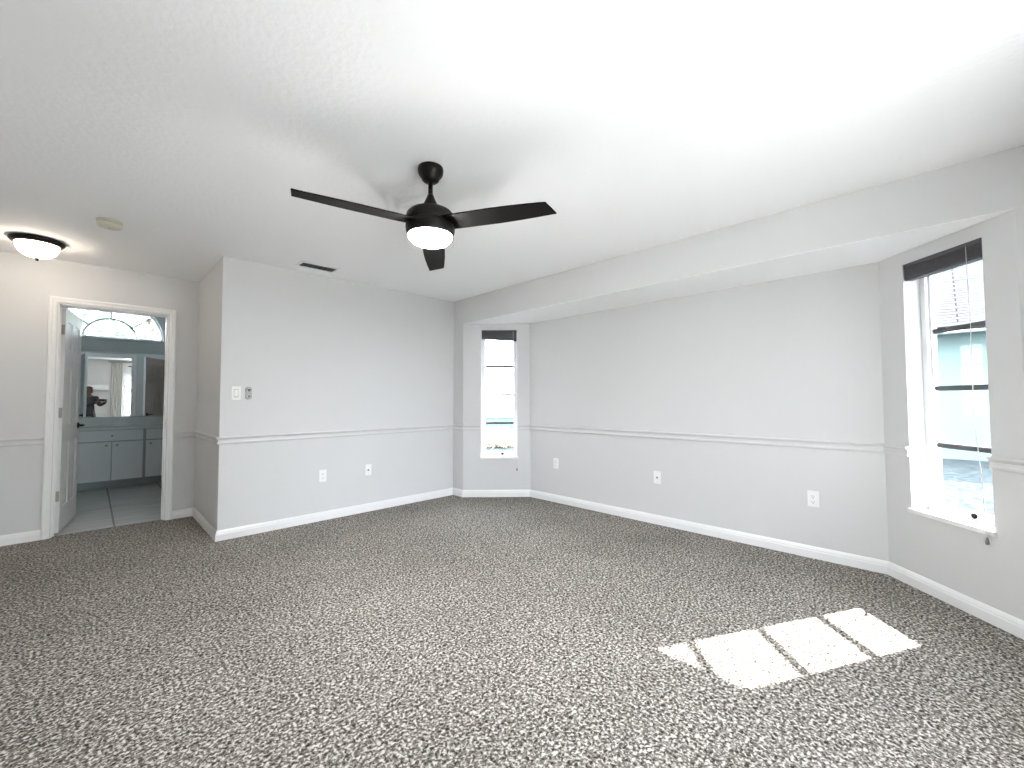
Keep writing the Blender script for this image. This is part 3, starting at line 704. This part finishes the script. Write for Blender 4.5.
# ------------------------------------------------------------------ rear wall: shelf and curtain seen in the mirror
sh = empty('wall_shelf', (-.35, YB, 1.60), 0, 'white wall shelf behind the viewer, visible in the bathroom mirror', 'shelf')
MB().bbox(-.8, .60, .0, .20, -.07, .07, .004).build('shelf_board', MT['trim'], sh)
cu = empty('curtain', (.43, YB+.07, 0), 0, 'light grey curtain hanging beside the sliding glass door, in the mirror', 'curtain')
mb = MB(); nx, nz = 60, 12; vs = []
for j in range(nz+1):
    z = .03+2.33*j/nz; fl_ = 1-.25*(j/nz)
    for i in range(nx+1):
        u = i/nx; vs.append((-.13+.26*u, .032*fl_*math.sin(u*math.pi*9+.3*math.sin(j*.5)), z))
off2 = len(vs); vs += [(x, y+.004, z) for x, y, z in vs]
fs = []
for j in range(nz):
    for i in range(nx):
        a = j*(nx+1)+i; fs += [(a, a+1, a+nx+2, a+nx+1), (off2+a, off2+a+nx+1, off2+a+nx+2, off2+a+1)]
for j in range(nz):
    for i in (0, nx):
        a = j*(nx+1)+i; fs.append((a, a+nx+1, off2+a+nx+1, off2+a))
for i in range(nx):
    for j in (0, nz):
        a = j*(nx+1)+i; fs.append((a, a+1, off2+a+1, off2+a))
mb.add(vs, fs, True); mb.build('cloth_panel', MT['curtain'], cu)
MB().tube([(-.2, 0, 2.375), (1.4, 0, 2.375)], .012, 12).build('curtain_rod', MT['metal'], cu)
for x in (-.2, 1.4): MB().tube([(x*.98+.02, -.069, 2.375), (x*.98+.02, .0, 2.375)], .008, 8).build('rod_bracket', MT['metal'], cu)

# ------------------------------------------------------------------ the person in the mirror
pr = empty('person', (-.165, -.45, 0), 0, 'person in dark clothes holding up a phone with both hands, reflected in the mirror', 'person')
def skin(name, joints, links, mat, parent, root=0, sub=2):
    me = bpy.data.meshes.new(name); me.from_pydata([j[0] for j in joints], links, [])
    o = bpy.data.objects.new(name, me); COL.objects.link(o); o.parent = parent; me.materials.append(mat)
    md = o.modifiers.new('skin', 'SKIN'); md.use_smooth_shade = True
    sv = me.skin_vertices[0].data if me.skin_vertices else None
    if sv is None:
        me.attributes.new('skin', 'FLOAT', 'POINT') if False else None
    for i, j in enumerate(joints):
        r = j[1] if isinstance(j[1], tuple) else (j[1], j[1]); sv[i].radius = r; sv[i].use_root = (i == root)
    m2 = o.modifiers.new('sub', 'SUBSURF'); m2.levels = sub; m2.render_levels = sub
    return o
J = [((0, 0, .90), (.125, .095)),      # 0 pelvis (root)
     ((0, .005, 1.02), (.115, .085)),  # 1 waist
     ((0, .0, 1.16), (.130, .095)),    # 2 ribs
     ((0, -.01, 1.28), (.115, .085)),  # 3 upper chest
     ((0, .0, 1.36), (.052, .052)),    # 4 neck
     ((0, .02, 1.415), (.052, .056)),  # 5 jaw
     ((0, .015, 1.48), (.070, .086)),  # 6 face
     ((0, .005, 1.545), (.066, .078)), # 7 brow
     ((0, .0, 1.585), (.040, .045)),   # 8 crown
     ((0, .108, 1.470), (.010, .012)), # 9 nose
     ((.165, -.01, 1.285), .055),      # 10 right shoulder
     ((.235, .09, 1.06), .040),        # 11 right elbow
     ((.362, .275, 1.150), .025),      # 12 right wrist
     ((-.165, -.01, 1.285), .055),     # 13 left shoulder
     ((-.100, .15, 1.05), .040),       # 14 left elbow
     ((.165, .285, 1.150), .025),      # 15 left wrist
     ((.085, .0, .84), (.090, .090)),  # 16 right hip
     ((.095, .03, .48), (.055, .058)), # 17 right knee
     ((.100, -.01, .10), (.036, .040)),# 18 right ankle
     ((.110, .11, .045), (.035, .028)),# 19 right toe
     ((-.085, .0, .84), (.090, .090)), # 20 left hip
     ((-.100, .02, .48), (.055, .058)),# 21 left knee
     ((-.110, -.02, .10), (.036, .040)),# 22 left ankle
     ((-.125, .10, .045), (.035, .028))]
Lk = [(0, 1), (1, 2), (2, 3), (3, 4), (4, 5), (5, 6), (6, 7), (7, 8), (6, 9), (3, 10), (10, 11), (11, 12), (3, 13), (13, 14), (14, 15),
      (0, 16), (16, 17), (17, 18), (18, 19), (0, 20), (20, 21), (21, 22), (22, 23)]
PH = Vector((.275, .365, 1.215))           # phone centre, local to the person
def hand(side, wrist_i):
    """palm and five curled fingers around the end of the phone; side +1 = right end"""
    wv = Vector(J[wrist_i][0]); palm = Vector((PH.x+side*.088, PH.y-.030, PH.z-.020))
    J.append(((wv+palm)/2 + Vector((side*.006, 0, 0)), (.024, .016))); Lk.append((wrist_i, len(J)-1)); p0 = len(J)-1
    J.append((palm, (.030, .014))); Lk.append((p0, len(J)-1)); p1 = len(J)-1
    for k, ln in enumerate((.90, 1.0, .95, .78)):
        z = PH.z+.030-.020*k
        a = Vector((PH.x+side*.098, PH.y-.006, z)); b = Vector((PH.x+side*.096, PH.y+.017, z+.002)); c = Vector((PH.x+side*(.098-.046*ln), PH.y+.019, z))
        for q, (pt, r) in enumerate(((a, .0088), (b, .0082), (c, .0068))):
            J.append((pt, r)); Lk.append((p1 if q == 0 else len(J)-2, len(J)-1))
    a = Vector((PH.x+side*.075, PH.y-.030, PH.z-.022)); b = Vector((PH.x+side*.052, PH.y-.022, PH.z-.012)); c = Vector((PH.x+side*.030, PH.y-.016, PH.z-.002))
    for q, (pt, r) in enumerate(((a, .0105), (b, .0095), (c, .0078))):
        J.append((pt, r)); Lk.append((p1 if q == 0 else len(J)-2, len(J)-1))
hand(1, 12); hand(-1, 15)
J = [(tuple(p), r) for p, r in J]
skin('body', J, Lk, MT['skin'], pr)
g = lambda r, k: tuple(x*k for x in (r if isinstance(r, tuple) else (r, r)))
def cloth(name, idx, links, k, mat, add=0.012):
    mp = {i: n for n, i in enumerate(idx)}
    Q = J+[((0, 0, .80), (.120, .100)), ((0, .004, .97), (.122, .092))]      # hem of the shirt, waistband of the trousers
    js = [(Q[i][0], tuple(x+add for x in (Q[i][1] if isinstance(Q[i][1], tuple) else (Q[i][1],)*2))) for i in idx]
    return skin(name, js, [(mp[a], mp[b]) for a, b in links], mat, pr)
cloth('shirt', [0, 1, 2, 3, 10, 11, 12, 13, 14, 15, len(J)], [(0, len(J)), (0, 1), (1, 2), (2, 3), (3, 10), (10, 11), (11, 12), (3, 13), (13, 14), (14, 15)], 1, MT['cloth'])
cloth('trousers', [0, 16, 17, 18, 20, 21, 22, len(J)+1], [(0, len(J)+1), (0, 16), (16, 17), (17, 18), (0, 20), (20, 21), (21, 22)], 1, MT['jeans'], .010)
for s, a, t in ((1, (.100, -.035, .045), (.115, .125, .040)), (-1, (-.110, -.045, .045), (-.130, .115, .040))):
    skin('shoe', [(a, (.042, .045)), (((a[0]+t[0])/2, (a[1]+t[1])/2, .048), (.045, .046)), (t, (.042, .036))], [(0, 1), (1, 2)], MT['shoe'], pr, 1)
skin('hair', [((0, -.030, 1.43), (.062, .050)), ((0, -.030, 1.50), (.080, .075)), ((0, -.012, 1.575), (.074, .076)), ((0, .010, 1.608), (.050, .055))], [(0, 1), (1, 2), (2, 3)], MT['hair'], pr, 1)
for s in (-1, 1):
    MB().lathe([(0, -.008), (.006, -.005), (.009, 0), (.006, .005), (0, .008)], n=16).build('eye', MT['dark'], pr, (s*.031, .086, 1.500))
    MB().lathe([(0, -.022), (.007, -.016), (.010, 0), (.011, .014), (0, .024)], n=14).build('ear', MT['skin'], pr, (s*.078, .0, 1.485))
MB().tube([(-.022, .088, 1.430), (0, .094, 1.428), (.022, .088, 1.430)], [.003, .006, .003], 8).build('mouth', MT['tassel'], pr)
ph = empty('phone', (PH.x-.165, PH.y-.45, PH.z), 0, 'black phone held sideways by the person in the mirror', 'phone')
MB().bbox(-.078, .078, -.004, .004, -.037, .037, .003).build('phone_case', MT['phone'], ph)
MB().box(-.072, .072, -.0048, -.0041, -.033, .033).build('screen', MT['screen'], ph)
MB().bbox(.046, .072, .004, .0065, .006, .032, .001).build('camera_bump', MT['midgrey'], ph)

# ------------------------------------------------------------------ outside
struct('ground', MB().box(-40, 60, -45, 50, -.4, -.2), MT['lawn'])
struct('patio', MB().box(-3, 3.0, -4.5, YB-.21, -.2, -.02), MT['patio'])
# eave over the bay, plus an unseen slab added to block rear-door sun
struct('eaves_and_sun_blocker', MB().box(XR+.13, 4.365, -2.1, 9.5, 2.32, 2.50).box(-3, 4.40, YB-1.25, YB-.21, 2.46, 2.60).box(XR+.121, 4.40, -2.1, A4[1]-.3, 2.46, 2.6), MT['pale'])
HX = 14.0
nh = empty('neighbour_house', (HX, 1, -.2), 0, 'turquoise house with a pale grey shingle roof, outside the right-hand bay window', 'house')
MB().box(0, 7, -9, 8, 0, 2.9).build('wall', MT['turq'], nh)
MB().box(-.62, -.58, -9.6, 8.6, 2.83, 2.96).build('fascia', MT['trim'], nh)
MB().box(-.58, -.001, -9.6, 8.6, 2.86, 2.90).build('soffit', MT['pale'], nh)
sl = math.tan(R(32)); rp = [(-.62, 2.96), (3.5, 2.96+4.12*sl), (7.62, 2.96)]
me = bpy.data.meshes.new('roof'); bm = bmesh.new(); uv = bm.loops.layers.uv.new('UVMap')
def slope(pa, pb, ya, yb, lift=0):
    L = math.hypot(pb[0]-pa[0], pb[1]-pa[1])
    vs = [bm.verts.new((pa[0], ya, pa[1]+lift)), bm.verts.new((pa[0], yb, pa[1]+lift)), bm.verts.new((pb[0], yb, pb[1]+lift)), bm.verts.new((pb[0], ya, pb[1]+lift))]
    f = bm.faces.new(vs)
    for lp, c in zip(f.loops, ((ya, 0), (yb, 0), (yb, L), (ya, L))): lp[uv].uv = c
    return vs
a = slope(rp[0], rp[1], -9.6, 8.6); b = slope(rp[2], rp[1], -9.6, 8.6); a2 = slope(rp[0], rp[1], -9.6, 8.6, -.1); b2 = slope(rp[2], rp[1], -9.6, 8.6, -.1)
for p, q in ((a, a2), (b, b2)):
    for i in range(4): bm.faces.new((p[i], p[(i+1) % 4], q[(i+1) % 4], q[i]))
bm.to_mesh(me); bm.free(); me.materials.append(MT['shingle']); ro = bpy.data.objects.new('roof', me); COL.objects.link(ro); ro.parent = nh
for y in (-9, 8-.1): MB().add([(.0, y, 2.9), (7, y, 2.9), (3.5, y, 2.9+3.5*sl), (.0, y+.1, 2.9), (7, y+.1, 2.9), (3.5, y+.1, 2.9+3.5*sl)], [(0, 1, 2), (5, 4, 3), (0, 3, 4, 1), (1, 4, 5, 2), (2, 5, 3, 0)]).build('gable', MT['turq'], nh)

gw = empty('garden_wall', (13.2, 13.2, -.2), R(-45), 'low turquoise garden wall beyond the far-left bay window', 'garden wall')
MB().box(-5, 5, -.12, .12, 0, .62).build('wall_body', MT['turq'], gw)
MB().bbox(-5.05, 5.05, -.17, .17, .62, .70, .01).build('coping', MT['pale'], gw)
def leaves(n, ctr, rad, size, seed):
    rnd = random.Random(seed); mb = MB()
    for i in range(n):
        while True:
            p = Vector((rnd.uniform(-1, 1), rnd.uniform(-1, 1), rnd.uniform(-1, 1)))
            if .3 < p.length < 1: break
        p = Vector((p.x*rad[0]+ctr[0], p.y*rad[1]+ctr[1], p.z*rad[2]+ctr[2]))
        e = Euler((rnd.uniform(0, 6.3), rnd.uniform(0, 6.3), rnd.uniform(0, 6.3))).to_matrix(); s = size*rnd.uniform(.6, 1.3)
        q = [e @ Vector(v)*s+p for v in ((-1, 0, 0), (-.2, -.42, .08), (1, 0, 0), (-.2, .42, .08))]
        mb.add(q, [(0, 1, 2), (0, 2, 3)])
    return mb
def shrub(loc, rad, n, size, mat, label, seed):
    t = empty('garden_shrub', loc, 0, label, 'shrub')
    leaves(n, (0, 0, rad[2]*1.0), rad, size, seed).build('foliage', mat, t)
    mb = MB(); rnd = random.Random(seed)
    for k in range(6):
        a = rnd.uniform(0, 6.3); mb.tube([(0, 0, 0), (math.cos(a)*rad[0]*.35, math.sin(a)*rad[1]*.35, rad[2]*.7), (math.cos(a)*rad[0]*.6, math.sin(a)*rad[1]*.6, rad[2]*1.3)], [.03, .018, .008], 6)
    mb.build('stems', MT['bark'], t)
shrub((8.6, 9.2, -.2), (.7, .7, .28), 500, .08, MT['leafy'], 'low yellow-green shrub on the lawn beyond the far-left bay window', 3)
def tree(loc, h, rad, n, size, label, seed):
    t = empty('garden_tree', loc, 0, label, 'tree')
    leaves(n, (0, 0, h), rad, size, seed).build('crown', MT['leaf'], t)
    mb = MB(); mb.tube([(0, 0, 0), (.05, .02, h*.4), (-.03, .05, h*.75), (0, 0, h*1.1)], [.22, .17, .12, .05], 12)
    rnd = random.Random(seed)
    for k in range(9):
        a = k*2.4; z = h*(.5+.05*k); mb.tube([(0, .03, z), (math.cos(a)*rad[0]*.4, math.sin(a)*rad[1]*.4, z+.5), (math.cos(a)*rad[0]*.75, math.sin(a)*rad[1]*.75, z+1.1)], [.07, .045, .015], 7)
    mb.build('trunk', MT['bark'], t)
tree((1.2, 17.5, -.2), 5.2, (3.2, 2.6, 2.4), 2600, .22, 'leafy tree beyond the arched bathroom window', 5)
tree((2.6, -11.5, -.2), 3.2, (2.4, 2.0, 1.9), 2200, .20, 'green tree in the back garden beyond the sliding glass door', 9)
